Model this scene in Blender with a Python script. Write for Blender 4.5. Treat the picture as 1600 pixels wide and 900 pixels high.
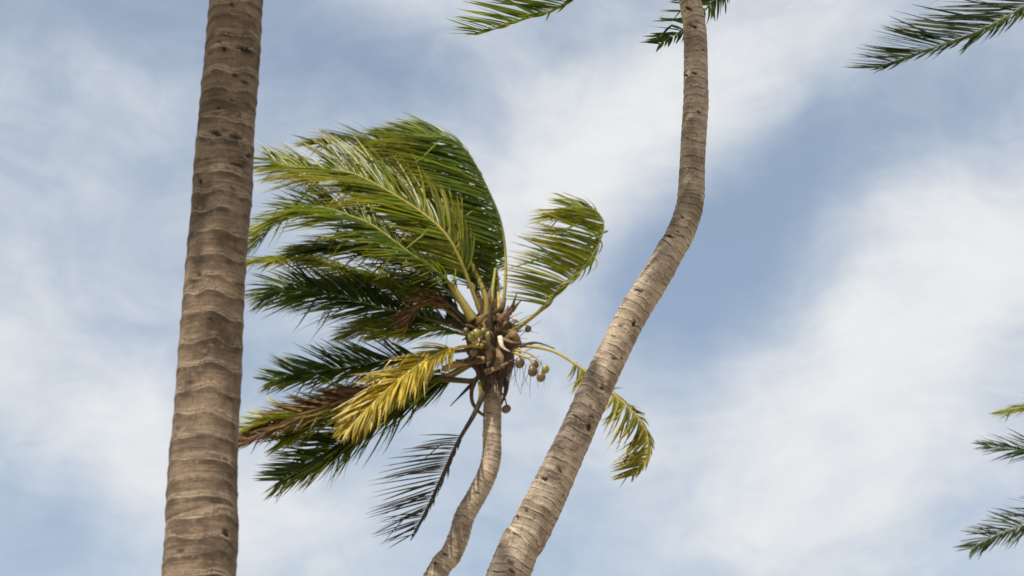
import bpy, math, random
from mathutils import Vector, noise, Matrix
R = math.radians
random.seed(11)
S = bpy.context.scene
for o in list(bpy.data.objects): bpy.data.objects.remove(o)
COL = S.collection

# ------------------------------------------------------------------ camera
PITCH = R(25.0); LENS = 70.0; FPX = LENS / 36.0 * 1600
CAM = Vector((0, 0, 1.6))
cd = bpy.data.cameras.new('camera'); cam = bpy.data.objects.new('camera', cd); COL.objects.link(cam)
cam.location = CAM; cam.rotation_euler = (math.pi / 2 + PITCH, 0, 0)
cd.lens = LENS; cd.sensor_width = 36; cd.clip_end = 20000
cd.dof.use_dof = True; cd.dof.focus_distance = 16.2; cd.dof.aperture_fstop = 2.8
S.camera = cam
RT = Vector((1, 0, 0)); UP = Vector((0, -math.sin(PITCH), math.cos(PITCH))); FW = Vector((0, math.cos(PITCH), math.sin(PITCH)))
def pdir(x, y): return FW + RT * ((x - 800) / FPX) + UP * ((450 - y) / FPX)
def at(x, y, Y):                       # a pixel's ray meets the upright plane y = Y in which that palm stands
    d = pdir(x, y); return CAM + d * (Y / d.y)
def mpp(x, y, Y): return (Y / pdir(x, y).y) / FPX   # metres per photo pixel there

# ------------------------------------------------------------------ sun and sky
SUN_AZ, SUN_EL = R(-152), R(57)        # clockwise from +Y; behind the camera, to its left
sund = Vector((math.sin(SUN_AZ) * math.cos(SUN_EL), math.cos(SUN_AZ) * math.cos(SUN_EL), math.sin(SUN_EL)))
sl = bpy.data.lights.new('sun', 'SUN'); sl.energy = 5.0; sl.angle = R(0.6); sl.color = (1, .93, .82)
so = bpy.data.objects.new('sun', sl); COL.objects.link(so); so.rotation_euler = sund.to_track_quat('Z', 'Y').to_euler(); so.location = (0, -20, 40)
S.view_settings.view_transform = 'Standard'; S.view_settings.look = 'None'; S.view_settings.exposure = 0.6; S.view_settings.gamma = 1

class NT:
    def __init__(s, nt): s.t = nt; s.l = nt.links
    def n(s, kind, **kw):
        k = s.t.nodes.new(kind)
        for a, b in kw.items(): setattr(k, a, b)
        return k
    def put(s, sock, v):
        if isinstance(v, bpy.types.NodeSocket): s.l.new(v, sock)
        else: sock.default_value = v
    def m(s, op, a, b=0.0, c=0.0, clamp=False):
        k = s.n('ShaderNodeMath', operation=op, use_clamp=clamp)
        for i, v in enumerate((a, b, c)): s.put(k.inputs[i], v)
        return k.outputs[0]
    def dot(s, a, v):
        k = s.n('ShaderNodeVectorMath', operation='DOT_PRODUCT'); s.put(k.inputs[0], a); k.inputs[1].default_value = v
        return k.outputs['Value']
    def n_y(s, v):
        k = s.n('ShaderNodeSeparateXYZ'); s.put(k.inputs[0], v); return k.outputs[1]
    def noise(s, vec, scale, detail=4, rough=.55, dist=0.0):
        k = s.n('ShaderNodeTexNoise'); s.put(k.inputs['Vector'], vec)
        k.inputs['Scale'].default_value = scale; k.inputs['Detail'].default_value = detail
        k.inputs['Roughness'].default_value = rough; k.inputs['Distortion'].default_value = dist
        return k
    def mapr(s, v, a, b, c=0.0, d=1.0, smooth=True):
        k = s.n('ShaderNodeMapRange'); k.interpolation_type = 'SMOOTHSTEP' if smooth else 'LINEAR'
        s.put(k.inputs[0], v)
        for i, q in enumerate((a, b, c, d)): s.put(k.inputs[i + 1], q)
        return k.outputs[0]
    def mix(s, f, a, b, mode='MIX'):
        k = s.n('ShaderNodeMix', data_type='RGBA', blend_type=mode)
        s.put(k.inputs[0], f)
        for i, v in ((6, a), (7, b)):
            s.put(k.inputs[i], v if isinstance(v, bpy.types.NodeSocket) else (*v, 1.0)[:4])
        return k.outputs[2]

W = bpy.data.worlds.new('World'); S.world = W; W.use_nodes = True
w = NT(W.node_tree); W.node_tree.nodes.clear()
sky = w.n('ShaderNodeTexSky', sky_type='NISHITA', sun_disc=False)
sky.sun_elevation = SUN_EL; sky.sun_rotation = SUN_AZ; sky.air_density = 1.0; sky.dust_density = 1.2; sky.ozone_density = 1.5
gen = w.n('ShaderNodeTexCoord').outputs['Generated']
# cloud banks: a centre direction, spread along and across, tilt and weight; fractal noise breaks them up and fills the rest of the sky
warp = w.noise(gen, 5.0, 3, .5)
off = w.n('ShaderNodeVectorMath', operation='SUBTRACT'); w.put(off.inputs[0], warp.outputs['Color']); off.inputs[1].default_value = (.5, .5, .5)
sc = w.n('ShaderNodeVectorMath', operation='SCALE'); w.put(sc.inputs[0], off.outputs[0]); sc.inputs['Scale'].default_value = .10
ad = w.n('ShaderNodeVectorMath', operation='ADD'); w.put(ad.inputs[0], gen); w.put(ad.inputs[1], sc.outputs[0]); wd = ad.outputs[0]
BANKS = [(1180, 110, 330, 130, 28, .55), (950, 250, 230, 110, 10, .42), (1430, 610, 330, 170, 25, .50), (1080, 690, 220, 110, 10, .30),
         (130, 620, 230, 90, -22, .62), (440, 820, 170, 120, -15, .40), (1560, 420, 160, 120, 35, .40), (640, 10, 90, 60, 0, .30),
         (160, 130, 120, 60, -30, .22), (1250, 800, 300, 70, 0, .10),
         (60, 10, 230, 70, 0, -.42), (690, 150, 190, 60, -28, -.34), (1270, 320, 200, 85, 32, -.60), (1140, 480, 150, 90, 40, -.52),
         (530, 90, 150, 80, 0, -.22), (200, 330, 200, 130, 0, .06), (1560, 190, 150, 90, 30, -.16), (930, 850, 150, 70, 0, -.12), (60, 830, 60, 40, 0, -.15)]
tot = 0.0
for (x, y, sa, sb, tilt, a) in BANKS:
    c = pdir(x, y).normalized(); h = c.cross(Vector((0, 0, 1))).normalized(); v = h.cross(c)
    t = R(tilt); A = (h * math.cos(t) + v * math.sin(t)) * (FPX / sa); B = (v * math.cos(t) - h * math.sin(t)) * (FPX / sb)
    da = w.dot(wd, A); db = w.dot(wd, B)
    e = w.m('MULTIPLY_ADD', da, da, w.m('MULTIPLY', db, db))
    tot = w.m('MULTIPLY_ADD', w.m('EXPONENT', w.m('MULTIPLY', e, -.6)), a, tot)
n1 = w.noise(gen, 7.0, 7, .52, .3).outputs[0]; n2 = w.noise(wd, 20.0, 7, .6, .4).outputs[0]
mpw = w.n('ShaderNodeMapping'); w.l.new(wd, mpw.inputs[0]); mpw.inputs['Rotation'].default_value = (0, .5, .3); mpw.inputs['Scale'].default_value = (14, 30, 46)
n3 = w.noise(mpw.outputs[0], 1.0, 7, .62, .8).outputs[0]
dens = w.m('ADD', tot, w.m('ADD', w.m('MULTIPLY', w.m('SUBTRACT', n1, .5), 1.1), w.m('ADD', w.m('MULTIPLY', w.m('SUBTRACT', n2, .5), .75), w.m('MULTIPLY', w.m('SUBTRACT', n3, .5), .55))))
cl = w.mapr(dens, -.68, .74)
cl = w.m('MULTIPLY_ADD', cl, .66, .32)
skyc = w.mix(1.0, sky.outputs[0], (.128, .138, .136), 'MULTIPLY')
cloudc = w.mix(w.mapr(dens, -.3, .95), (.61, .67, .75), (.85, .86, .865))
final = w.mix(cl, skyc, cloudc)
bg = w.n('ShaderNodeBackground'); w.put(bg.inputs[0], final); bg.inputs[1].default_value = .66
wo = w.n('ShaderNodeOutputWorld'); w.l.new(bg.outputs[0], wo.inputs[0])

# ------------------------------------------------------------------ materials
def mat(name):
    m = bpy.data.materials.new(name); m.use_nodes = True; m.node_tree.nodes.clear(); return m, NT(m.node_tree)
def finish(t, shader, disp=None):
    o = t.n('ShaderNodeOutputMaterial'); t.l.new(shader, o.inputs[0])

def leaf_mat(name, rough=.36, trans=.38):
    m, t = mat(name)
    c = t.n('ShaderNodeAttribute', attribute_name='tint').outputs['Color']
    gm = t.n('ShaderNodeNewGeometry')
    nz = t.noise(gm.outputs['Position'], 9.0, 3).outputs[0]
    c = t.mix(1.0, c, t.mix(nz, (.65, .68, .6), (1.3, 1.28, 1.25)), 'MULTIPLY')
    b = t.n('ShaderNodeBsdfPrincipled'); t.put(b.inputs['Base Color'], c); b.inputs['Roughness'].default_value = rough
    b.inputs['Specular IOR Level'].default_value = .32
    tr = t.n('ShaderNodeBsdfTranslucent'); t.put(tr.inputs[0], t.mix(1.0, c, (1.25, 1.4, .45), 'MULTIPLY'))
    mx = t.n('ShaderNodeMixShader'); mx.inputs[0].default_value = trans
    t.l.new(b.outputs[0], mx.inputs[1]); t.l.new(tr.outputs[0], mx.inputs[2]); finish(t, mx.outputs[0]); return m
M_LEAF = leaf_mat('palm_leaf')
M_DRY = leaf_mat('dry_palm_leaf', .7, .2)

def stalk_mat():
    m, t = mat('palm_stalk')
    c = t.n('ShaderNodeAttribute', attribute_name='tint').outputs['Color']
    gm = t.n('ShaderNodeNewGeometry').outputs['Position']
    n = t.noise(gm, 30, 5, .6).outputs[0]
    c = t.mix(1.0, c, t.mix(n, (.5, .5, .5), (1.45, 1.42, 1.35)), 'MULTIPLY')
    b = t.n('ShaderNodeBsdfPrincipled'); t.put(b.inputs['Base Color'], c); b.inputs['Roughness'].default_value = .7; b.inputs['Specular IOR Level'].default_value = .25
    bp = t.n('ShaderNodeBump'); bp.inputs['Strength'].default_value = .4; bp.inputs['Distance'].default_value = .01; t.put(bp.inputs['Height'], n)
    t.l.new(bp.outputs[0], b.inputs['Normal']); finish(t, b.outputs[0]); return m
M_STALK = stalk_mat()

def bark_mat(name, lo, mid, hi, stain, ridge, dk0=.5):
    m, t = mat(name)
    uv = t.n('ShaderNodeUVMap', uv_map='bark').outputs[0]
    ph = t.n('ShaderNodeAttribute', attribute_name='ring').outputs['Fac']
    pit = t.n('ShaderNodeAttribute', attribute_name='pit').outputs['Fac']
    gp = t.n('ShaderNodeTexCoord').outputs['Object']
    mp = t.n('ShaderNodeMapping'); t.l.new(uv, mp.inputs[0]); mp.inputs['Scale'].default_value = (4, 60, 1)
    streak = t.noise(mp.outputs[0], 1.0, 6, .65, .6).outputs[0]
    mp2 = t.n('ShaderNodeMapping'); t.l.new(uv, mp2.inputs[0]); mp2.inputs['Scale'].default_value = (70, 7, 1)
    vert = t.noise(mp2.outputs[0], 1.0, 4, .6).outputs[0]
    blot = t.noise(gp, 4.5, 6, .62).outputs[0]
    fine = t.noise(gp, 55, 4, .65).outputs[0]
    c = t.mix(t.mapr(streak, .3, .62), mid, hi)
    c = t.mix(t.mapr(streak, .44, .30, 0, .75), c, lo)
    c = t.mix(t.mapr(blot, .42, .68, 0, .85), c, lo)
    c = t.mix(t.mapr(t.noise(gp, 2.1, 5, .6).outputs[0], .5, .72, 0, .6), c, stain)
    c = t.mix(t.mapr(fine, .3, .75, .45, 0), c, lo)
    rl = t.m('MAXIMUM', t.mapr(ph, .86, .91), t.mapr(ph, .22, .0))          # pale lip of each ring, its sunlit ledge top painted into the colour
    c = t.mix(t.m('MULTIPLY', rl, t.mapr(t.noise(gp, 7.0, 4, .6).outputs[0], .66, .4, 0, .62)), c, ridge)
    dk = t.m('MULTIPLY', t.m('MULTIPLY', t.mapr(ph, dk0, .80), t.mapr(ph, .90, .85)), t.mapr(t.noise(gp, 11.0, 4, .65).outputs[0], .38, .62, .12, .9))  # dark crack line, with the shade beneath the lip put into its colour
    c = t.mix(dk, c, (.045, .033, .024))
    c = t.mix(t.m('MULTIPLY', t.mapr(vert, .6, .68), t.mapr(blot, .4, .55, .1, .7)), c, (.04, .03, .022))
    c = t.mix(t.mapr(t.noise(gp, 26.0, 3, .6).outputs[0], .62, .70, 0, .5), c, hi)
    c = t.mix(t.mapr(t.noise(gp, 17.0, 3, .6).outputs[0], .64, .72, 0, .6), c, stain)
    lw = t.m('FRACT', t.m('ADD', t.m('MULTIPLY', t.n_y(uv), 52.0), t.m('MULTIPLY', t.noise(gp, 9.0, 3, .6).outputs[0], 5.0)))
    ln = t.m('MULTIPLY', t.mapr(lw, .0, .16, 1, 0), t.mapr(t.noise(gp, 12.0, 3, .6).outputs[0], .46, .62, 0, .8))
    c = t.mix(ln, c, (.06, .045, .032))
    c = t.mix(pit, c, (.018, .013, .009))
    b = t.n('ShaderNodeBsdfPrincipled'); t.put(b.inputs['Base Color'], c); b.inputs['Roughness'].default_value = .88
    b.inputs['Specular IOR Level'].default_value = .2
    h = t.m('ADD', t.m('MULTIPLY', streak, .7), t.m('ADD', t.m('MULTIPLY', fine, .35), t.m('MULTIPLY', vert, .25)))
    bp = t.n('ShaderNodeBump'); bp.inputs['Strength'].default_value = .75; bp.inputs['Distance'].default_value = .012; t.put(bp.inputs['Height'], h)
    t.l.new(bp.outputs[0], b.inputs['Normal']); finish(t, b.outputs[0]); return m
M_BARK_BROWN = bark_mat('brown_bark', (.05, .034, .022), (.13, .093, .062), (.21, .155, .108), (.085, .052, .024), (.33, .255, .18), .45)
M_BARK_GREY = bark_mat('grey_bark', (.11, .082, .058), (.28, .22, .162), (.42, .345, .265), (.19, .148, .106), (.48, .40, .31), .70)

def sand_mat():
    m, t = mat('beach_sand'); g = t.n('ShaderNodeTexCoord').outputs['Object']
    n = t.noise(g, .6, 8, .6).outputs[0]; f = t.noise(g, 60, 5, .6).outputs[0]
    c = t.mix(n, (.36, .30, .21), (.50, .43, .32)); c = t.mix(t.mapr(f, .3, .7, .3, 0), c, (.28, .22, .15))
    b = t.n('ShaderNodeBsdfPrincipled'); t.put(b.inputs['Base Color'], c); b.inputs['Roughness'].default_value = .95
    bp = t.n('ShaderNodeBump'); bp.inputs['Strength'].default_value = .6; t.put(bp.inputs['Height'], n); t.l.new(bp.outputs[0], b.inputs['Normal'])
    finish(t, b.outputs[0]); return m
M_SAND = sand_mat()

# ------------------------------------------------------------------ mesh helpers
def link(o, parent=None):
    COL.objects.link(o)
    if parent is not None: o.parent = parent
    return o
class MB:
    def __init__(s): s.v = []; s.f = []; s.c = []
    def add(s, vs, fs, cs):
        k = len(s.v); s.v += vs; s.c += cs; s.f += [tuple(i + k for i in f) for f in fs]
    def build(s, name, m, parent=None, smooth=True, origin=None):
        if origin is None: origin = parent.location if parent is not None else Vector()
        me = bpy.data.meshes.new(name)
        me.from_pydata([tuple(Vector(p) - ORG) for p in s.v], [], s.f)
        a = me.attributes.new('tint', 'FLOAT_COLOR', 'POINT')
        a.data.foreach_set('color', [q for c in s.c for q in (*c, 1.0)])
        if smooth: me.polygons.foreach_set('use_smooth', [True] * len(me.polygons))
        me.materials.append(m); me.update()
        return link(bpy.data.objects.new(name, me), parent)
ORG = Vector()          # base of the palm being built: its parts are stored relative to it
def palm(base, label, group=None):
    global ORG
    o = bpy.data.objects.new('palm_tree', None); COL.objects.link(o); o.location = base; o.empty_display_size = .3
    o['label'] = label; o['category'] = 'palm tree'
    if group: o['group'] = group
    ORG = Vector(base); return o

def catmull(P, n):
    """n+1 points evenly spaced along a Catmull-Rom curve through P (P: list of sequences)"""
    P = [list(p) for p in P]
    ext = [[2 * a - b for a, b in zip(P[0], P[1])]] + P + [[2 * a - b for a, b in zip(P[-1], P[-2])]]
    fine = []
    for i in range(len(P) - 1):
        p0, p1, p2, p3 = ext[i:i + 4]
        for k in range(24):
            t = k / 24
            fine.append([.5 * (2 * b + (c - a) * t + (2 * a - 5 * b + 4 * c - d) * t * t + (-a + 3 * b - 3 * c + d) * t ** 3) for a, b, c, d in zip(p0, p1, p2, p3)])
    fine.append(P[-1])
    L = [0]
    for a, b in zip(fine, fine[1:]): L.append(L[-1] + math.dist(a[:3], b[:3]))
    out = []; j = 0
    for i in range(n + 1):
        s = L[-1] * i / n
        while j < len(L) - 2 and L[j + 1] < s: j += 1
        t = (s - L[j]) / max(1e-9, L[j + 1] - L[j])
        out.append([a + (b - a) * t for a, b in zip(fine[j], fine[j + 1])])
    return out, L[-1]

def tube(mb, pts, rads, cols, seg=8, flat=1.0, nrm=None, cap=True):
    n = len(pts); vs = []; cs = []; fs = []
    ref = nrm or Vector((.3, -.8, .5))
    for i, p in enumerate(pts):
        t = (pts[min(i + 1, n - 1)] - pts[max(i - 1, 0)]).normalized()
        a = t.cross(ref).normalized(); b = a.cross(t)
        c = cols[i] if isinstance(cols, list) else cols
        for k in range(seg):
            th = 2 * math.pi * k / seg
            vs.append(p + a * (math.cos(th) * rads[i]) + b * (math.sin(th) * rads[i] * flat)); cs.append(c)
        if i:
            for k in range(seg):
                q = (k + 1) % seg
                fs.append(((i - 1) * seg + k, (i - 1) * seg + q, i * seg + q, i * seg + k))
    if cap: fs.append(tuple(range(seg))[::-1]); fs.append(tuple((n - 1) * seg + k for k in range(seg)))
    mb.add(vs, fs, cs)

def to_px(p):
    d = p - CAM; z = d.dot(FW); return 800 + d.dot(RT) / z * FPX, 450 - d.dot(UP) / z * FPX
def trunk(parent, path, m, spacing, amp, seed, seg=60, step=.011, pits=.55, gashes=()):
    """path: (x, y, z, radius) from the ground up"""
    L0 = sum(math.dist(a[:3], b[:3]) for a, b in zip(path, path[1:]))
    n = int(L0 / step); pts, L = catmull(path, n)
    verts = []; ring = []; pit = []; faces = []; uvs = []
    so = Vector((seed * 7.3, seed * 3.1, seed * 1.7))
    rings = [0.0]
    rnd = random.Random(seed)
    while rings[-1] < L + .5: rings.append(rings[-1] + spacing * rnd.uniform(.62, 1.4))
    tilt = [(rnd.uniform(-.2, .2), rnd.uniform(0, 6.28), rnd.uniform(.4, 1.25)) for _ in rings]
    import bisect
    for i, p in enumerate(pts):
        P = Vector(p[:3]); r = p[3]; s = L * i / n
        a = Vector(pts[max(i - 3, 0)][:3]); b = Vector(pts[min(i + 3, n)][:3]); t = (b - a).normalized()
        u = t.cross(Vector((0, 1, 0))).normalized(); v = u.cross(t)      # v away from / toward camera
        for k in range(seg):
            th = 2 * math.pi * k / seg; ca, sa = math.cos(th), math.sin(th)
            q = Vector((ca * r, sa * r, s))
            wob = noise.noise(Vector((ca * 1.3, sa * 1.3, s * 1.2)) + so) * .35 * spacing + noise.noise(Vector((ca * 3, sa * 3, s * 6)) + so) * .09 * spacing
            j = max(0, bisect.bisect_right(rings, max(0, s + wob)) - 1)
            sp = rings[j + 1] - rings[j]
            w2 = s + wob + tilt[j][0] * sp * math.cos(th - tilt[j][1])
            j = max(0, bisect.bisect_right(rings, max(0, w2)) - 1); sp = rings[j + 1] - rings[j]
            ph = min(1, max(0, (w2 - rings[j]) / sp))
            t0 = tilt[j][2]; tp = tilt[j - 1][2] if j else t0
            if ph < .88: prof = t0 * (ph / .88) ** 4
            else: prof = t0 * (1 - .4 * (ph - .88) / .12)
            if ph < .4: prof += .6 * tp * (1 - ph / .4) ** 1.5
            lump = noise.fractal(Vector((ca * 1.6, sa * 1.6, s * 3.0)) + so * 2, 1.0, 2.0, 3) * .035 + noise.fractal(Vector((ca * 7, sa * 7, s * 30)) + so, 1.0, 2.0, 2) * .010
            pv = noise.noise(Vector((ca * 2.0, sa * 2.0, s * 17)) + so * 3)
            pm = min(1, max(0, (pv - pits) / .16)) * max(0, 1 - ph / .42) ** .6
            if gashes and sa < .1:
                gx, gy = to_px(P + (u * ca + v * sa) * r)
                for (hx, hy, hw, hh) in gashes:
                    if abs(gx - hx) < hw and abs(gy - hy) < hh * 2.2:
                        e = math.hypot((gx - hx) / (hw * .55), (gy - hy - .25 * (gx - hx)) / (hh * .6)) + noise.noise(Vector((gx * .25, gy * .35, seed))) * .6
                        pm = max(pm, min(1, max(0, (1.15 - e) / .5)))
            rr = r * (1 + amp * (prof - .35) + lump - .06 * pm)
            verts.append(P + (u * ca + v * sa) * rr - ORG); ring.append(ph); pit.append(pm)
            uvs.append((th * r, s))
        if i:
            for k in range(seg):
                q = (k + 1) % seg
                faces.append(((i - 1) * seg + k, (i - 1) * seg + q, i * seg + q, i * seg + k))
    faces.append(tuple((n) * seg + k for k in range(seg)))
    me = bpy.data.meshes.new('trunk'); me.from_pydata([tuple(x) for x in verts], [], faces)
    at_ = me.attributes.new('ring', 'FLOAT', 'POINT'); at_.data.foreach_set('value', ring)
    at_ = me.attributes.new('pit', 'FLOAT', 'POINT'); at_.data.foreach_set('value', pit)
    uvl = me.uv_layers.new(name='bark'); flat = []
    rmean = path[len(path) // 2][3]
    for poly in me.polygons:
        ks = [vi % seg for vi in poly.vertices]; wrap = (0 in ks and seg - 1 in ks)
        for vi in poly.vertices:
            k = vi % seg; kk = seg if (wrap and k == 0) else k
            flat += [2 * math.pi * kk / seg * rmean, uvs[vi][1]]
    uvl.data.foreach_set('uv', flat)
    me.polygons.foreach_set('use_smooth', [True] * len(me.polygons)); me.materials.append(m); me.update()
    return link(bpy.data.objects.new('trunk', me), parent)

def lerp(a, b, t): return tuple(x + (y - x) * t for x, y in zip(a, b))
GREEN = dict(base=(.045, .078, .006), base2=(.125, .150, .009), tip=(.32, .25, .03), stalk=(.27, .23, .06), m='leaf')
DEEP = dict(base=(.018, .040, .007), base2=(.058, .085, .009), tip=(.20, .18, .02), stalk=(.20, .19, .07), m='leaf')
LIME = dict(base=(.075, .105, .007), base2=(.19, .185, .012), tip=(.42, .30, .04), stalk=(.30, .25, .06), m='leaf')
YELLOW = dict(base=(.27, .195, .018), base2=(.46, .35, .06), tip=(.13, .08, .05), stalk=(.42, .31, .05), m='leaf')
GOLD = dict(base=(.11, .11, .009), base2=(.24, .20, .016), tip=(.36, .22, .03), stalk=(.34, .27, .07), m='leaf')
SHADY = dict(base=(.012, .024, .005), base2=(.030, .045, .007), tip=(.10, .09, .015), stalk=(.10, .10, .03), m='leaf')  # leaf green with the shade of backlit undersides put into the colour
BROWN = dict(base=(.085, .042, .018), base2=(.14, .075, .03), tip=(.16, .10, .045), stalk=(.10, .06, .035), m='dry')
DEAD = dict(base=(.030, .030, .020), base2=(.05, .045, .03), tip=(.06, .045, .03), stalk=(.05, .035, .025), m='dry')
WIND = Vector((-1, .15, .10)).normalized()

def leaflet(p, d0, n0, length, width, wind, grav, twist, col, rnd, kink=0, secs=6):
    """one folded strap leaflet; returns verts, faces, colours"""
    vs = []; cs = []; fs = []
    cur = p.copy(); step = length / secs
    tipf = rnd.uniform(.35, 1.0); ba = lerp(col['base'], col['base2'], rnd.random() ** 1.3)
    br = rnd.uniform(.6, 1.45); ba = tuple(x * br for x in ba)
    kq = rnd.uniform(.35, .7)
    for i in range(secs + 1):
        q = i / secs
        d = d0 + wind * (q ** 1.1) + Vector((0, 0, -1)) * (grav * q)
        if kink and q > kq: d = d + Vector((rnd.uniform(-.3, .3), 0, -1.5)) * kink
        d.normalize()
        if i: cur = cur + d * step
        nn = (n0 - d * n0.dot(d))
        if nn.length < .05: nn = Vector((0, -1, .3)) - d * Vector((0, -1, .3)).dot(d)
        nn.normalize()
        nn = Matrix.Rotation(twist * (.3 + q), 3, d) @ nn
        sd = d.cross(nn)
        wdt = width * (.35 + .65 * min(1, q * 6)) * (1 - q ** 2.6) * .5 + .0012
        c = lerp(ba, col['tip'], max(0, (q - .55) / .45) ** 1.5 * tipf)
        vs += [cur - sd * wdt + nn * (wdt * .42), cur, cur + sd * wdt + nn * (wdt * .42)]; cs += [c, tuple(x * 1.12 for x in c), c]
        if i:
            a = (i - 1) * 3; b = i * 3
            fs += [(a, a + 1, b + 1, b), (a + 1, a + 2, b + 2, b + 1)]
    return vs, fs, cs

def frond(parent, ctrl, normal, L, style, seed, u0=.2, wind=.6, grav=.25, r0=.04, sides=(1, 1), spacing=.034, width=.042, split=False,
          A0=68, A1=26, lift=.15, flutter=.6, gap=.05, kink=.06, bare=0.0, prof=None, label=None, tipfac=.38, winddir=None, sub=40, rachis=None):
    rnd = random.Random(seed); wv = (winddir or WIND) * wind
    pts, LEN = catmull(ctrl, sub); P = [Vector(p[:3]) for p in pts]
    mb = MB(); st = style['stalk']
    rads = [max(.0035, r0 * (1 - .93 * (i / sub) ** .7)) for i in range(sub + 1)]
    rads[0] *= 1.5; rads[1] *= 1.3; rads[2] *= 1.12
    nv = Vector(normal).normalized()
    tube(mb, P, rads, [tuple(x * (.8 + .4 * i / sub) for x in (lerp(st, rachis, min(1, max(0, i / sub - u0) * 6)) if rachis else st)) for i in range(sub + 1)], 8, .7, nv)
    fo = mb.build('frond', M_STALK, parent)
    if label: fo['label'] = label
    mat_ = M_LEAF if style['m'] == 'leaf' else M_DRY
    total = int(LEN * (1 - u0) / spacing); joint = MB(); off = Vector((seed * 1.37, seed * .71, 0))
    for side in (-1, 1):
        sc = sides[0] if side < 0 else sides[1]
        if sc <= 0: continue
        for k in range(total):
            wq = (k + rnd.uniform(0, .7)) / total; u = u0 + (1 - u0) * wq
            cl_ = noise.noise(Vector((wq * 13, side * 5.0, 0)) + off)
            if rnd.random() < gap + max(0, cl_ - .25) * bare: continue
            f = u * sub; i = min(sub - 1, int(f)); p = P[i].lerp(P[i + 1], f - i)
            t = (P[min(i + 2, sub)] - P[max(i - 1, 0)]).normalized()
            n = (nv - t * nv.dot(t)).normalized(); s = t.cross(n) * side
            A = R(A0 + (A1 - A0) * wq + rnd.gauss(0, 5) + cl_ * 16)
            d0 = t * math.cos(A) + s * math.sin(A) + n * (lift + rnd.gauss(0, .12) + cl_ * .2)
            wn = (winddir or WIND).normalized(); dw = d0.dot(wn)
            if dw < 0: d0 = d0 - wn * (dw * min(1.3, .75 * wind + .15) * rnd.uniform(.35, 1.05)) + n * (.25 * wind * rnd.random())
            d0 = d0 + wn * (.28 * wind); d0.normalize()
            if prof: lf = prof(wq)
            else: lf = (.62 + .38 * min(1, wq * 4)) * (1 - (1 - tipfac) * max(0, (wq - .5) / .5) ** 1.6)
            if dw < 0 and wind > .3: lf *= 1 - min(.45, .5 * wind) * min(1, -dw * 1.5)
            ln = L * sc * lf * rnd.uniform(.82, 1.1)
            wdv = wv * rnd.uniform(.7, 1.3) + Vector((0, rnd.gauss(0, .12), rnd.gauss(0, .08) + cl_ * .14)) * min(1, wind * 1.5)
            vs, fs, cs = leaflet(p, d0, n, ln, width * rnd.uniform(.75, 1.15) * (.65 + .35 * lf), wdv, grav * rnd.uniform(.6, 1.4), rnd.gauss(0, flutter), style, rnd, 1 if rnd.random() < kink else 0)
            if split:
                one = MB(); one.add(vs, fs, cs); one.build('leaflet', mat_, fo)
            else: joint.add(vs, fs, cs)
    if not split and joint.v:
        lo = joint.build('leaflets', mat_, fo); lo['kind'] = 'stuff'
    return fo

def pxf(Y, pts):
    """frond control points: photo pixels on the palm's own upright plane, moved y metres nearer or farther"""
    return [tuple(at(p[0], p[1], Y + (p[2] if len(p) > 2 else 0))) for p in pts]

# ------------------------------------------------------------------ ground
def ground():
    N = 60; vs = []; fs = []
    for j in range(N + 1):
        for i in range(N + 1):
            a = (i / N * 2 - 1); b = (j / N * 2 - 1)
            x = math.copysign(abs(a) ** 3, a) * 5000; y = math.copysign(abs(b) ** 3, b) * 5000
            vs.append((x, y, noise.noise(Vector((x * .13, y * .13, 0))) * .12 * (1 if abs(x) + abs(y) < 300 else 0)))
    for j in range(N):
        for i in range(N): k = j * (N + 1) + i; fs.append((k, k + 1, k + N + 2, k + N + 1))
    me = bpy.data.meshes.new('ground'); me.from_pydata(vs, [], fs); me.polygons.foreach_set('use_smooth', [True] * len(fs)); me.materials.append(M_SAND)
    o = link(bpy.data.objects.new('ground', me)); o['kind'] = 'structure'
ground()

def px_path(rows, Y):
    out = []
    for (x, y, wd) in rows:
        p = at(x, y, Y); out.append((p.x, p.y, p.z, wd * mpp(x, y, Y) / 2))
    return out

def generic_crown(parent, top, specs, style_pick, seed0, Lf=.75, wk=.75):
    """fronds of a crown above or beside the picture: (azimuth, start elevation, droop, length)"""
    for k, (az, el, droop, ln) in enumerate(specs):
        d = Vector((math.sin(R(az)) * math.cos(R(el)), math.cos(R(az)) * math.cos(R(el)), math.sin(R(el))))
        pts = []; p = Vector(top) + d * .12
        for i in range(7):
            pts.append(tuple(p)); q = i / 6
            dd = (d + WIND * (wk * q) + Vector((0, 0, -droop * q))).normalized(); p = p + dd * (ln / 6)
        n = Vector((0, 0, 1)) if el < 60 else Vector((-d.x, -d.y, .2))
        frond(parent, pts, n, Lf, style_pick[k % len(style_pick)], seed0 + k, u0=.2, wind=.7, spacing=.05, width=.05, sub=24)

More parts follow.
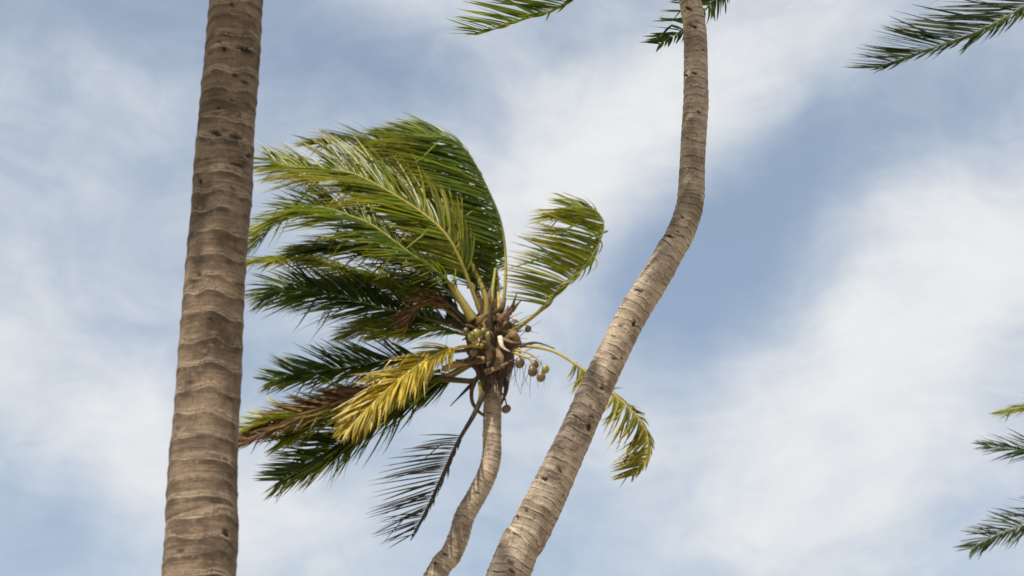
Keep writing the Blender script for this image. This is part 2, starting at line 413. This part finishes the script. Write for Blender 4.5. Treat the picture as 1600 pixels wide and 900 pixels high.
# ------------------------------------------------------------------ palm 1: thick brown trunk, its crown above the picture
Y1 = 9.5
rows = [(311, 900, 115), (314.5, 800, 111), (319, 700, 107), (326, 600, 102), (331, 500, 98), (339, 400, 94.5), (347, 300, 92.5), (353.5, 200, 90), (362, 100, 86.5), (369, 0, 84), (377, -120, 81), (384, -260, 77)]
P = px_path(rows, Y1)
b0 = P[0]; base = Vector((b0[0] - .10, Y1, 0))
p1 = palm(base, 'thick brown ringed palm trunk standing almost upright, the widest trunk')
top1 = at(392, -420, Y1); top1 = Vector((top1.x + .1, Y1, 12.0))
path = [(base.x, Y1, -.15, .34), (base.x + .01, Y1, .35, .255), (base.x + .05, Y1, 2.0, .205)] + P + [(top1.x - .04, Y1, 10.6, .115), (top1.x, Y1, 12.0, .11)]
trunk(p1, path, M_BARK_BROWN, .105, .030, 3, seg=90, step=.009, pits=.42,
      gashes=[(382, 77, 20, 8), (350, 75, 6, 8), (367, 117, 10, 5), (337, 208, 18, 8), (368, 214, 20, 7), (374, 257, 26, 5), (390, 243, 9, 6), (362, 5, 4, 10), (341, 168, 6, 5), (312, 283, 5, 8), (322, 554, 5, 4), (330, 500, 6, 3), (383, 128, 14, 4)])
specs = [(az, el, dr, 4.5) for az, el, dr in ((175, 55, .5), (200, 40, .55), (235, 30, .6), (260, 50, .6), (285, 25, .7), (310, 45, .6), (340, 30, .6), (20, 50, .5), (60, 55, .5), (110, 60, .5), (150, 35, .5), (215, 70, .3), (190, 20, .4), (198, 28, .3), (212, 22, .3), (205, 38, .3), (222, 34, .3), (183, 34, .3))]  # the last, sunward ones are added out of view to shade the trunk
generic_crown(p1, top1, specs, [GREEN, DEEP, LIME], 300, .85)
generic_crown(p1, top1, [(200, 4, .15, 4.6), (212, 14, .3, 4.6), (206, 26, .5, 4.8), (222, 8, .25, 4.4), (192, 18, .4, 4.5)], [GREEN, DEEP], 340, .9, .12)  # more unseen fronds, reaching toward the sun, added to shade this trunk

# ------------------------------------------------------------------ palm 2: leaning grey trunk, crown just above the picture
Y2 = 15.0
rows = [(794, 900, 66), (824, 838, 64), (854, 776, 61), (890, 700, 55), (935, 600, 50), (984, 500, 47), (1014, 450, 47), (1031, 422, 46), (1046, 394, 45), (1062, 367, 44), (1073, 339, 43), (1079, 311, 42.5), (1081.5, 256, 40), (1084, 210, 39), (1087, 165, 39), (1087, 96, 37), (1085, 41, 36), (1078, 0, 34.5), (1068, -60, 33), (1060, -150, 31)]
P = px_path(rows, Y2)
b0 = P[0]
base = Vector((b0[0] - 1.35, Y2, 0))
p2 = palm(base, 'pale grey palm trunk leaning steeply then bending upright, passing in front of a frond')
path = [(base.x, Y2, -.15, .42), (base.x + .06, Y2, .35, .32), (base.x + .28, Y2, 2.0, .22), (b0[0] - .68, Y2, 4.0, .185)] + P
trunk(p2, path, M_BARK_GREY, .075, .040, 5, seg=72, step=.009, pits=.42,
      gashes=[(1076, 13, 11, 5), (1084, 41, 11, 4), (1047, 369, 12, 4), (1036, 366, 7, 8), (1066, 339, 6, 4), (997, 453, 16, 4), (991, 506, 6, 7), (941, 607, 7, 5), (898, 649, 9, 3), (920, 667, 8, 11), (850, 748, 10, 5), (808, 807, 5, 5), (822, 797, 4, 5), (1085, 114, 9, 3), (1072, 118, 7, 3), (1014, 530, 9, 3), (876, 700, 12, 2), (960, 560, 9, 3), (1093, 175, 7, 4)])
T2 = Vector(P[-1][:3])
frond(p2, pxf(Y2, [(1060, -150), (1040, -190, .2), (975, -110, .3), (890, -1, .2), (820, 30, .1), (742, 54, 0)]), (.2, -.8, .5), .74, GREEN, 21, u0=.25, wind=.5, grav=0, sides=(.4, 1), spacing=.030, width=.032, split=True, A0=52, A1=30, r0=.045, winddir=Vector((-1, 0, .25)), lift=.3)
frond(p2, pxf(Y2, [(1062, -150), (1110, -170, .5), (1150, -90, .9), (1128, -20, 1.1), (1085, 32, 1.2), (1030, 70, 1.2)]), (.3, -.9, .2), .50, DEEP, 22, u0=.3, wind=.25, grav=0, spacing=.034, width=.036, split=True, A0=70, A1=40, lift=.1, sides=(.5, 1))
for k, (az, el, dr, ln) in enumerate(((180, 62, .3, 3.6), (215, 48, .2, 3.6), (240, 66, .2, 3.6), (265, 50, .1, 3.6), (300, 55, .2, 3.6), (340, 60, .3, 3.4), (20, 55, .3, 3.4), (60, 60, .3, 3.4), (130, 66, .2, 3.5), (155, 50, .2, 3.5), (178, 28, .1, 3.4), (192, 22, .1, 3.4), (165, 20, .1, 3.4), (205, 30, .1, 3.4))):  # the last, lower ones are added sunward, unseen, to dapple the trunk with shade
    generic_crown(p2, T2, [(az, el, dr, ln)], [[GREEN, LIME, DEEP][k % 3]], 400 + k, .8)

generic_crown(p2, T2, [(204, 8, .1, 3.3), (214, 22, .3, 3.4), (196, 26, .3, 3.2)], [GREEN, DEEP], 440, .75, .12)  # unseen, barely wind-bent fronds added to throw shade on the upper trunk

# ------------------------------------------------------------------ palm 3: wind-blown crown in full view
Y3 = 26.0
rows = [(681, 900, 35), (703, 869, 34), (717, 838, 33), (726, 807, 32), (744, 775, 31.5), (760, 744, 31), (768, 713, 30), (769, 670, 29), (770, 620, 29), (771, 585, 32), (770, 555, 30), (769, 520, 18)]
P = px_path(rows, Y3)
b0 = P[0]; base = Vector((b0[0] - 2.5, Y3, 0))
p3 = palm(base, 'palm with full crown of fronds and coconuts blown sideways by wind')
path = [(base.x, Y3, -.15, .40), (base.x + .08, Y3, .4, .30), (base.x + .45, Y3, 2.5, .21), (base.x + 1.1, Y3, 5.2, .18), (b0[0] - .62, Y3, 7.9, .165)] + P
trunk(p3, path, M_BARK_GREY, .085, .06, 8, seg=56, step=.012, pits=.45, gashes=[(696, 866, 10, 4), (680, 880, 10, 4), (745, 770, 8, 3)])
CAMN = Vector((0, -1, -.2))
def F(pts, n, L, st, seed, **k):
    k['spacing'] = k.get('spacing', .034) * (.62 if k.get('split') else .46); k.setdefault('width', .033); k['A0'] = k.get('A0', 68) - 4; k['A1'] = k.get('A1', 26) + 12
    return frond(p3, pxf(Y3, pts), n, L * 1.3, st, seed, **k)
C3 = (768, 520)
# rear fronds first
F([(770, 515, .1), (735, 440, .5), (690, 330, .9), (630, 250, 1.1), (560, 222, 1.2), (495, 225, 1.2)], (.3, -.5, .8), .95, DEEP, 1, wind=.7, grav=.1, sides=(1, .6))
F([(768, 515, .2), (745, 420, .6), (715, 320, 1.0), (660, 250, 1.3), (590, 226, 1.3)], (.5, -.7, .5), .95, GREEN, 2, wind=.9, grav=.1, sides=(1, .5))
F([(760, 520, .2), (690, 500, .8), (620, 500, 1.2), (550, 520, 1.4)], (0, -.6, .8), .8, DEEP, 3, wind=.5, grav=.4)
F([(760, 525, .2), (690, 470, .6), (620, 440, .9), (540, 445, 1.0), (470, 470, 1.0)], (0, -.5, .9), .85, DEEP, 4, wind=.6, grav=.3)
# the big frond on the right of the crown bending over to the left
F([(776, 515, -.1), (788, 460, -.1), (790, 400, 0), (782, 345, 0), (762, 295, 0), (735, 245, 0), (700, 215, -.1), (655, 210, -.2), (590, 218, -.3)], (.75, -.55, .3), 1.25, GREEN, 5, wind=1.5, grav=.06, A0=92, A1=46, sides=(1, .5), u0=.24, spacing=.028, winddir=Vector((-1, .05, .02)), rachis=(.07, .08, .012), kink=.02)
F([(774, 515, 0), (778, 455, .2), (772, 400, .4), (755, 335, .5), (725, 275, .5), (680, 235, .5), (620, 222, .4)], (.7, -.6, .4), 1.15, GREEN, 6, wind=1.4, grav=.06, A0=88, A1=46, sides=(1, .5), winddir=Vector((-1, .05, .03)))
# long arching fronds to the left
F([(762, 520, -.2), (742, 465, -.4), (706, 380, -.7), (660, 333, -.8), (582, 285, -.9), (535, 267, -.9), (458, 261, -.8), (424, 249, -.8)], (-.15, -.75, .65), .98, LIME, 7, wind=.42, grav=.08, A0=54, A1=36, lift=.05, spacing=.03)
F([(758, 522, -.2), (720, 462, -.5), (690, 430, -.8), (640, 395, -1.1), (582, 352, -1.3), (547, 337, -1.3), (510, 325, -1.3), (487, 323, -1.3), (452, 333, -1.2), (423, 352, -1.1), (398, 376, -1.0)], (-.1, -.7, .7), .85, GREEN, 8, wind=.30, grav=.2, A0=60, A1=34, lift=.05, spacing=.033)
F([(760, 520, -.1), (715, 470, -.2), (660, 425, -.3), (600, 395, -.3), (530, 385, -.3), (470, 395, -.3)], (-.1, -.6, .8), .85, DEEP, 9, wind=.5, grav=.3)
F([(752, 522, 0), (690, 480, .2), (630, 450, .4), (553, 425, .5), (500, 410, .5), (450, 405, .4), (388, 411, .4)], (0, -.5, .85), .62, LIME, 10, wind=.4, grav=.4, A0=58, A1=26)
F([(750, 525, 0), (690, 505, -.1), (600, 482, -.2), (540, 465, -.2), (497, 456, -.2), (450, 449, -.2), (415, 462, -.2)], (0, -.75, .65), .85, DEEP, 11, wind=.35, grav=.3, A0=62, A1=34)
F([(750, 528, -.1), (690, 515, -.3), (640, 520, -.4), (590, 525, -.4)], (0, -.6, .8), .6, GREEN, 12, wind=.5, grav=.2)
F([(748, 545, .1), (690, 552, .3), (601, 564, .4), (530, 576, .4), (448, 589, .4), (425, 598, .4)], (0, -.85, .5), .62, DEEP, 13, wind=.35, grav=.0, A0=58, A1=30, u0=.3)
# low dark frond, brown dead frond, yellow frond
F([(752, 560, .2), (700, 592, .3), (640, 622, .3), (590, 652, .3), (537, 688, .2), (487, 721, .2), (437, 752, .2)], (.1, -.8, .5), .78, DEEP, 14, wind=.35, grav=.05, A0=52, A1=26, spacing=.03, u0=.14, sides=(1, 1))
F([(750, 558, .1), (700, 585, 0), (640, 612, -.1), (560, 634, -.1), (500, 655, 0), (440, 690, 0)], (0, -.8, .6), .7, GREEN, 15, wind=.4, grav=.1, A0=42, A1=26)
F([(748, 555, 0), (690, 578, -.15), (620, 598, -.2), (537, 625, -.2), (453, 657, -.2), (377, 692, -.2)], (0, -.8, .6), .52, BROWN, 16, wind=.4, grav=.1, A0=44, A1=22, u0=.28, spacing=.028, flutter=.6)
F([(560, 632, -.15), (500, 642, -.1), (440, 650, -.1), (385, 672, -.1)], (0, -.7, .7), .40, LIME, 17, wind=.4, grav=.0, A0=46, A1=28, u0=.3, r0=.012)
F([(752, 540, -.3), (715, 543, -.6), (673, 559, -.8), (616, 599, -1.0), (572, 640, -1.1), (543, 672, -1.1)], (-.1, -.8, .6), .60, YELLOW, 18, wind=.05, grav=.5, kink=.25, A0=50, A1=12, u0=.2, spacing=.026, width=.044, flutter=.5, split=True, label='yellowing frond with brown dry tips', tipfac=.3)
# hanging dead frond
F([(762, 600, -.25), (742, 645, -.3), (716, 690, -.35), (690, 745, -.35), (664, 800, -.3), (643, 838, -.3)], (0, -1, -.1), .74, DEAD, 19, wind=.7, grav=.15, A0=70, A1=25, u0=.36, spacing=.05, width=.022, sides=(.28, 1), split=True, r0=.05, winddir=Vector((-1, 0, -.22)), label='dead dark frond hanging below the crown', flutter=.6)
F([(735, 505, -.3), (690, 470, -.5), (655, 478, -.6), (628, 520, -.6)], (0, -.8, .5), .34, BROWN, 25, wind=.3, grav=.3, A0=40, A1=10, u0=.25, r0=.03)
F([(764, 515, .2), (735, 430, .6), (690, 350, .8), (625, 300, .9), (560, 280, 1.0)], (.1, -.6, .7), .9, BROWN, 26, wind=.8, grav=.1, u0=.3)
# right fronds
F([(786, 530, -.1), (815, 508, -.2), (850, 480, -.3), (885, 442, -.4), (918, 412, -.4), (938, 375, -.4), (943, 348, -.4), (926, 327, -.4), (892, 323, -.4)], (.5, -.75, .3), .78, LIME, 20, tipfac=.8, rachis=(.12, .12, .02), kink=.02, wind=1.5, grav=.0, u0=.26, spacing=.036, sides=(1, .55), A0=98, A1=50, winddir=Vector((-1, .1, -.03)))
F([(790, 540, -.1), (825, 541, -.2), (865, 549, -.3), (905, 573, -.3), (935, 597, -.3), (962, 618, -.3), (993, 648, -.3), (1011, 678, -.3), (1010, 712, -.3), (988, 743, -.3)], (.3, -.75, .5), .60, GOLD, 23, wind=.55, grav=.15, u0=.33, spacing=.045, sides=(.4, 1), A0=62, A1=30, winddir=Vector((-1, .1, -.25)), split=False)
# fronds behind, away from the camera
F([(770, 515, .2), (775, 450, .9), (760, 380, 1.6), (720, 330, 2.0), (670, 310, 2.2)], (.5, -.4, .6), .9, DEEP, 24, wind=.9)

# the heart of the crown: old leaf bases, sheaths, spathes, coconuts
def strap(pts, w0, w1, col, name, dep=0, cup=.5, tw=0.0, seg=14):
    """a tapering curved sheath or spathe, cupped across its width; pts as px"""
    q, L = catmull(pxf(Y3, pts), seg); Pq = [Vector(x[:3]) for x in q]; mb = MB(); vs = []; cs = []; fs = []; K = 6
    rnd = random.Random(int(pts[0][0] * 31 + pts[0][1]))
    for i, p in enumerate(Pq):
        t = (Pq[min(i + 1, seg)] - Pq[max(i - 1, 0)]).normalized(); f = i / seg
        n = Vector((0, -1, .25)); n = (n - t * n.dot(t)).normalized(); n = Matrix.Rotation(tw * (f + .2), 3, t) @ n; s = t.cross(n)
        wd = (w0 * (1 - f) + w1 * f) * (math.sin(math.pi * min(1, .25 + f * .75)) * .6 + .4) * .5
        br = .75 + .5 * rnd.random()
        for k in range(K + 1):
            a = (k / K - .5) * 2
            vs.append(p + s * (a * wd) + n * ((1 - a * a) * wd * cup)); cs.append(tuple(x * br for x in col))
        for k in range(K, -1, -1):
            a = (k / K - .5) * 2
            vs.append(p + s * (a * wd * .9) + n * ((1 - a * a) * wd * cup - .012)); cs.append(tuple(x * br * .8 for x in col))
        if i:
            T = 2 * (K + 1)
            for k in range(T): fs.append(((i - 1) * T + k, (i - 1) * T + (k + 1) % T, i * T + (k + 1) % T, i * T + k))
    T = 2 * (K + 1); fs += [tuple(range(T))[::-1], tuple(seg * T + k for k in range(T))]
    mb.add(vs, fs, cs); return mb.build(name, M_STALK, p3)
BASE = (.06, .036, .02); TAN = (.14, .085, .045); PALE = (.46, .38, .30); DARK = (.04, .025, .016); OLIVE = (.19, .15, .032)
random.seed(5)
# fibrous heart lump
mbh = MB()
hp = [at(x, y, Y3) for x, y in ((771, 600), (771, 575), (769, 550), (768, 525), (768, 500), (768, 478))]
hr = [.17, .25, .33, .36, .25, .10]
q, _ = catmull([(*p, r) for p, r in zip(hp, hr)], 26); vs = []; fs = []; cs = []; K = 40
for i, x in enumerate(q):
    for k in range(K):
        th = 2 * math.pi * k / K; c = Vector(x[:3]); 
        nz = noise.fractal(Vector((math.cos(th) * 4, math.sin(th) * 4, i * .3)), 1, 2, 5); rr = x[3] * (1 + .28 * nz)
        vs.append(c + Vector((math.cos(th) * rr, math.sin(th) * rr, 0))); cs.append(lerp((.03, .017, .010), (.10, .058, .028), min(1, max(0, .5 + nz))))
    if i:
        for k in range(K): fs.append(((i - 1) * K + k, (i - 1) * K + (k + 1) % K, i * K + (k + 1) % K, i * K + k))
mbh.add(vs, fs, cs); mbh.build('fibre_sheath', M_STALK, p3)
for a in [([(748, 540, -.6), (752, 528, -.75), (750, 514, -.6)], .06, .02, BASE), ([(770, 535, -.6), (768, 522, -.8), (760, 512, -.6)], .05, .02, DARK), ([(742, 505, -.35), (752, 497, -.45), (768, 486, -.4)], .13, .04, TAN), ([(766, 520, -.4), (766, 492, -.45), (769, 464, -.35)], .10, .04, DARK),
          ([(757, 500, -.3), (750, 470, -.35), (745, 446, -.3)], .14, .05, BASE), ([(744, 500, -.3), (730, 478, -.3), (718, 470, -.3)], .12, .04, BASE),
          ([(730, 505, -.2), (705, 480, -.2), (680, 468, -.2)], .11, .03, DARK), ([(735, 515, -.2), (710, 505, -.2), (690, 498, -.2)], .12, .05, BASE),
          ([(785, 520, -.4), (789, 500, -.45), (797, 488, -.35)], .20, .08, BASE), ([(796, 492, -.3), (802, 475, -.3), (808, 456, -.3)], .07, .02, BASE),
          ([(800, 487, -.25), (808, 476, -.25), (816, 468, -.25)], .06, .02, OLIVE), ([(776, 486, -.2), (777, 470, -.2), (777, 456, -.2)], .12, .10, (.42, .33, .10)),
          ([(790, 528, -.4), (802, 522, -.5), (815, 540, -.4)], .16, .10, TAN), ([(781, 525, -.5), (785, 541, -.55), (797, 549, -.5)], .08, .05, PALE),
          ([(803, 545, -.4), (811, 552, -.45), (815, 566, -.4)], .07, .035, PALE), ([(738, 534, -.55), (748, 531, -.6), (760, 534, -.5)], .08, .05, PALE),
          ([(812, 541, -.2), (838, 535, -.2), (867, 544, -.2)], .09, .02, DARK), ([(760, 582, -.4), (780, 572, -.5), (801, 562, -.4)], .12, .05, TAN),
          ([(778, 575, -.45), (781, 558, -.5), (776, 545, -.4)], .15, .08, TAN), ([(737, 600, -.2), (722, 615, -.2), (703, 634, -.2)], .07, .01, DARK),
          ([(792, 590, -.2), (790, 612, -.2), (783, 632, -.15)], .09, .05, BASE), ([(750, 596, -.3), (751, 612, -.3), (748, 625, -.3)], .08, .04, OLIVE),
          ([(800, 498, -.1), (806, 500, -.1), (809, 504, -.1)], .10, .05, PALE), ([(735, 452, -.3), (737, 447, -.3), (736, 442, -.3)], .16, .08, (.4, .38, .22)),
          ([(752, 560, -.4), (735, 565, -.4), (712, 562, -.4)], .14, .06, BASE), ([(770, 500, -.4), (778, 490, -.5), (784, 505, -.5)], .1, .06, TAN)]:
    strap(*a, name='leaf_base' if a[3] != PALE else 'spathe', cup=.28, tw=random.uniform(-.8, .8))
def cord(pts, r, col, name, r1=None):
    q, _ = catmull(pxf(Y3, pts), 22); mb = MB(); tube(mb, [Vector(x[:3]) for x in q], [r + ((r1 if r1 is not None else r) - r) * i / 22 for i in range(23)], col, 8); return mb.build(name, M_STALK, p3)
cord([(690, 592, -.2), (715, 594, -.25), (740, 595, -.25), (748, 585, -.25), (740, 572, -.25), (722, 568, -.2)], .045, BASE, 'leaf_stalk', .03)
cord([(742, 595, -.25), (737, 610, -.25), (738, 628, -.25), (747, 642, -.2), (757, 650, -.15)], .035, BASE, 'leaf_stalk', .02)
cord([(693, 577, -.3), (720, 567, -.35), (757, 562, -.3)], .05, (.22, .15, .07), 'leaf_stalk')
cord([(757, 520, -.3), (760, 470, -.35), (742, 425, -.3), (736, 410, -.2)], .05, OLIVE, 'leaf_stalk', .03)
cord([(768, 500, -.3), (769, 460, -.3), (774, 420, -.2)], .03, (.22, .22, .05), 'leaf_stalk', .02)
cord([(738, 500, -.4), (722, 472, -.5), (704, 443, -.6)], .065, (.27, .22, .06), 'leaf_stalk', .045)
cord([(800, 548, -.4), (820, 550, -.5), (836, 558, -.5), (846, 568, -.5)], .018, (.35, .28, .06), 'fruit_stalk', .01)
cord([(800, 550, -.4), (815, 556, -.5), (828, 562, -.5), (832, 574, -.5)], .02, (.30, .24, .06), 'fruit_stalk', .01)
cord([(760, 590, -.1), (785, 615, -.1), (792, 634, -.1)], .015, BASE, 'fruit_stalk', .01)
cord([(792, 522, -.3), (812, 508, -.3), (823, 508, -.25), (825, 512, -.2)], .012, OLIVE, 'fruit_stalk', .008)
rs = random.Random(9)
for k in range(26):                       # bare fruiting strands and loose fibres
    x0, y0 = rs.uniform(790, 812), rs.uniform(500, 570)
    if k % 2: x0, y0, dx, dy = rs.uniform(795, 850), rs.uniform(555, 575), rs.uniform(-15, 10), rs.uniform(25, 55)
    else: dx, dy = rs.uniform(20, 50), rs.uniform(-40, 10)
    cord([(x0, y0, -.3), (x0 + dx * .5 + rs.uniform(-4, 4), y0 + dy * .5, -.3), (x0 + dx, y0 + dy, -.3)], .005, DARK, 'fibre_strand', .002)
def coconut(x, y, d, dia, col, tilt=0.0):
    c = at(x, y, Y3 + d); mb = MB(); vs = []; fs = []; cs = []; N, K = 12, 16; r = dia * mpp(x, y, Y3) / 2
    rot = Matrix.Rotation(tilt, 3, 'Y')
    for i in range(N + 1):
        ph = math.pi * i / N; z = math.cos(ph) * r * 1.18; rr = math.sin(ph) ** .9 * r
        for k in range(K):
            th = 2 * math.pi * k / K; tri = 1 + .06 * math.cos(3 * th)
            nz = noise.noise(Vector((math.cos(th) + x, math.sin(th) + y, ph)))
            vs.append(c + rot @ Vector((math.cos(th) * rr * tri, math.sin(th) * rr * tri, z)))
            cs.append(tuple(q * (1 + .35 * nz) for q in (col if i > 1 else (.22, .15, .07))))
        if i:
            for k in range(K): fs.append(((i - 1) * K + k, i * K + k, i * K + (k + 1) % K, (i - 1) * K + (k + 1) % K))
    mb.add(vs, fs, cs); mb.build('coconut', M_NUT, p3)
def nut_mat():
    m, t = mat('coconut_husk'); c = t.n('ShaderNodeAttribute', attribute_name='tint').outputs['Color']
    n = t.noise(t.n('ShaderNodeNewGeometry').outputs['Position'], 22, 4, .6).outputs[0]
    c = t.mix(t.mapr(n, .45, .75, 0, .6), c, (.12, .08, .03))
    b = t.n('ShaderNodeBsdfPrincipled'); t.put(b.inputs['Base Color'], c); b.inputs['Roughness'].default_value = .4; finish(t, b.outputs[0]); return m
M_NUT = nut_mat()
YG = (.19, .165, .022); GB = (.10, .085, .018); BR = (.075, .045, .02)
for k in range(16):
    x1 = 756 + k * 1.9; y1 = rs.uniform(560, 585); d = -.2 - .18 * math.sin((k + .5) / 16 * math.pi)
    strap([(x1, y1, d), (x1 + rs.uniform(-4, 4), y1 + 14, d - .05), (x1 + rs.uniform(-7, 7), y1 + rs.uniform(20, 42), d)], rs.uniform(.05, .10), rs.uniform(.01, .03), lerp(DARK, BASE, rs.random()), 'leaf_base', cup=.3, tw=rs.uniform(-.6, .6))
for k in range(46):                       # ragged torn fibre and old stubs all round the heart
    a = rs.uniform(0, 6.28); r1 = rs.uniform(14, 30); r2 = r1 + rs.uniform(10, 26); x1, y1 = 768 + math.cos(a) * r1, 522 + math.sin(a) * r1 * 1.5
    if math.sin(a) > .75: continue
    x2, y2 = 768 + math.cos(a) * r2 + rs.uniform(-8, 8), 522 + math.sin(a) * r2 * 1.4 + rs.uniform(-10, 4); d = rs.uniform(-.5, .1)
    strap([(x1, y1, d), ((x1 + x2) / 2 + rs.uniform(-4, 4), (y1 + y2) / 2 + rs.uniform(-4, 4), d - .05), (x2, y2, d)], rs.uniform(.05, .12), rs.uniform(.01, .05), lerp(DARK, rs.choice([BASE, TAN, OLIVE]), rs.random()), 'leaf_base', cup=.4, tw=rs.uniform(-1, 1))
for a in ((738, 526, -.62, 14, YG, .5), (745, 521, -.72, 13, YG, -.3), (756, 519, -.62, 13, GB, .2), (764, 524, -.70, 12, YG, .6), (728, 517, -.6, 9, GB, 0), (740, 551, -.5, 12, BR, .4),
          (812, 567, -.5, 15, BR, .3), (832, 580, -.5, 15, BR, .1), (835, 570, -.45, 13, BR, 0), (845, 589, -.5, 14, GB, .2), (852, 577, -.5, 12, YG, .1), (825, 514, -.2, 10, BR, .3), (791, 639, -.1, 13, BR, .9)):
    coconut(*a)

# ------------------------------------------------------------------ palm 4: right of the picture, only frond tips reach in from above
Y4 = 19.0
c4 = at(1840, -160, Y4)
base = Vector((c4.x - .4, Y4, 0)); p4 = palm(base, 'palm whose dark spiky frond reaches in with its tip drooping from top right')
def plain_trunk(parent, base, top, r1, mt, seed):
    b, t = Vector(base), Vector(top); m1 = b.lerp(t, .35) + Vector((-.12, 0, 0)); m2 = b.lerp(t, .7) + Vector((.08, 0, 0))
    trunk(parent, [(b.x, b.y, -.15, r1 * 2.2), (b.x, b.y, .4, r1 * 1.6), (*m1, r1 * 1.2), (*m2, r1 * 1.05), (*t, r1 * .95)], mt, .09, .05, seed, seg=32, step=.03)
plain_trunk(p4, base, c4, .13, M_BARK_GREY, 12)
F4 = lambda pts, n, L, st, seed, **k: frond(p4, pxf(Y4, pts), n, L, st, seed, **k)
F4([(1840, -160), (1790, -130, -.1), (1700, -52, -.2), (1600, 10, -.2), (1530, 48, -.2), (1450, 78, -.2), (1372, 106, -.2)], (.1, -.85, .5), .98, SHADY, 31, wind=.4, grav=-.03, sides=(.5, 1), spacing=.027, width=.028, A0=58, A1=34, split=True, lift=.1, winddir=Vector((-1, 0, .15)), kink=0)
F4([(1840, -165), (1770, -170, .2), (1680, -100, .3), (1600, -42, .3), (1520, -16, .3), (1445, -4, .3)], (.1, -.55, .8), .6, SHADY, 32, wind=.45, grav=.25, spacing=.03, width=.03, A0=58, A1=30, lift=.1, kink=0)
generic_crown(p4, c4, [(az, el, .6, 3.5) for az, el in ((200, 60), (150, 45), (110, 35), (70, 45), (30, 55), (330, 65), (250, 72))], [GREEN, DEEP], 500, .75)

# ------------------------------------------------------------------ palm 5: farther right, three frond tips reach in low
Y5 = 30.0
c5 = at(1850, 760, Y5)
base = Vector((c5.x - .5, Y5, 0)); p5 = palm(base, 'palm with three separate frond tips pointing inward low on the right')
plain_trunk(p5, base, c5, .15, M_BARK_GREY, 14)
F5 = lambda pts, n, L, st, seed, **k: frond(p5, pxf(Y5, pts), n, L, st, seed, **k)
F5([(1850, 755), (1790, 690, 0), (1700, 645, 0), (1640, 636, 0), (1600, 639, 0), (1568, 646, 0)], (0, -.6, .8), .78, LIME, 41, wind=.4, grav=.5, spacing=.032, width=.038, A0=55, A1=26)
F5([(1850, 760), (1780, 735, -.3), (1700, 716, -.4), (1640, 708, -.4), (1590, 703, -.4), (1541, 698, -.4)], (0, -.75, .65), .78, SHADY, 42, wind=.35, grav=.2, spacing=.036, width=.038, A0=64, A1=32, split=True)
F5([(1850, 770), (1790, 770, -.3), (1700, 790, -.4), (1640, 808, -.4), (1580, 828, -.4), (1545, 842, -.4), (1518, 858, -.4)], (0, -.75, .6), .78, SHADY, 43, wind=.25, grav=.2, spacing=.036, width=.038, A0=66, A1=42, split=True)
generic_crown(p5, c5, [(az, el, .6, 3.4) for az, el in ((20, 70), (60, 50), (100, 40), (140, 50), (170, 65), (80, 10), (120, 5))], [GREEN, DEEP], 600, .75)
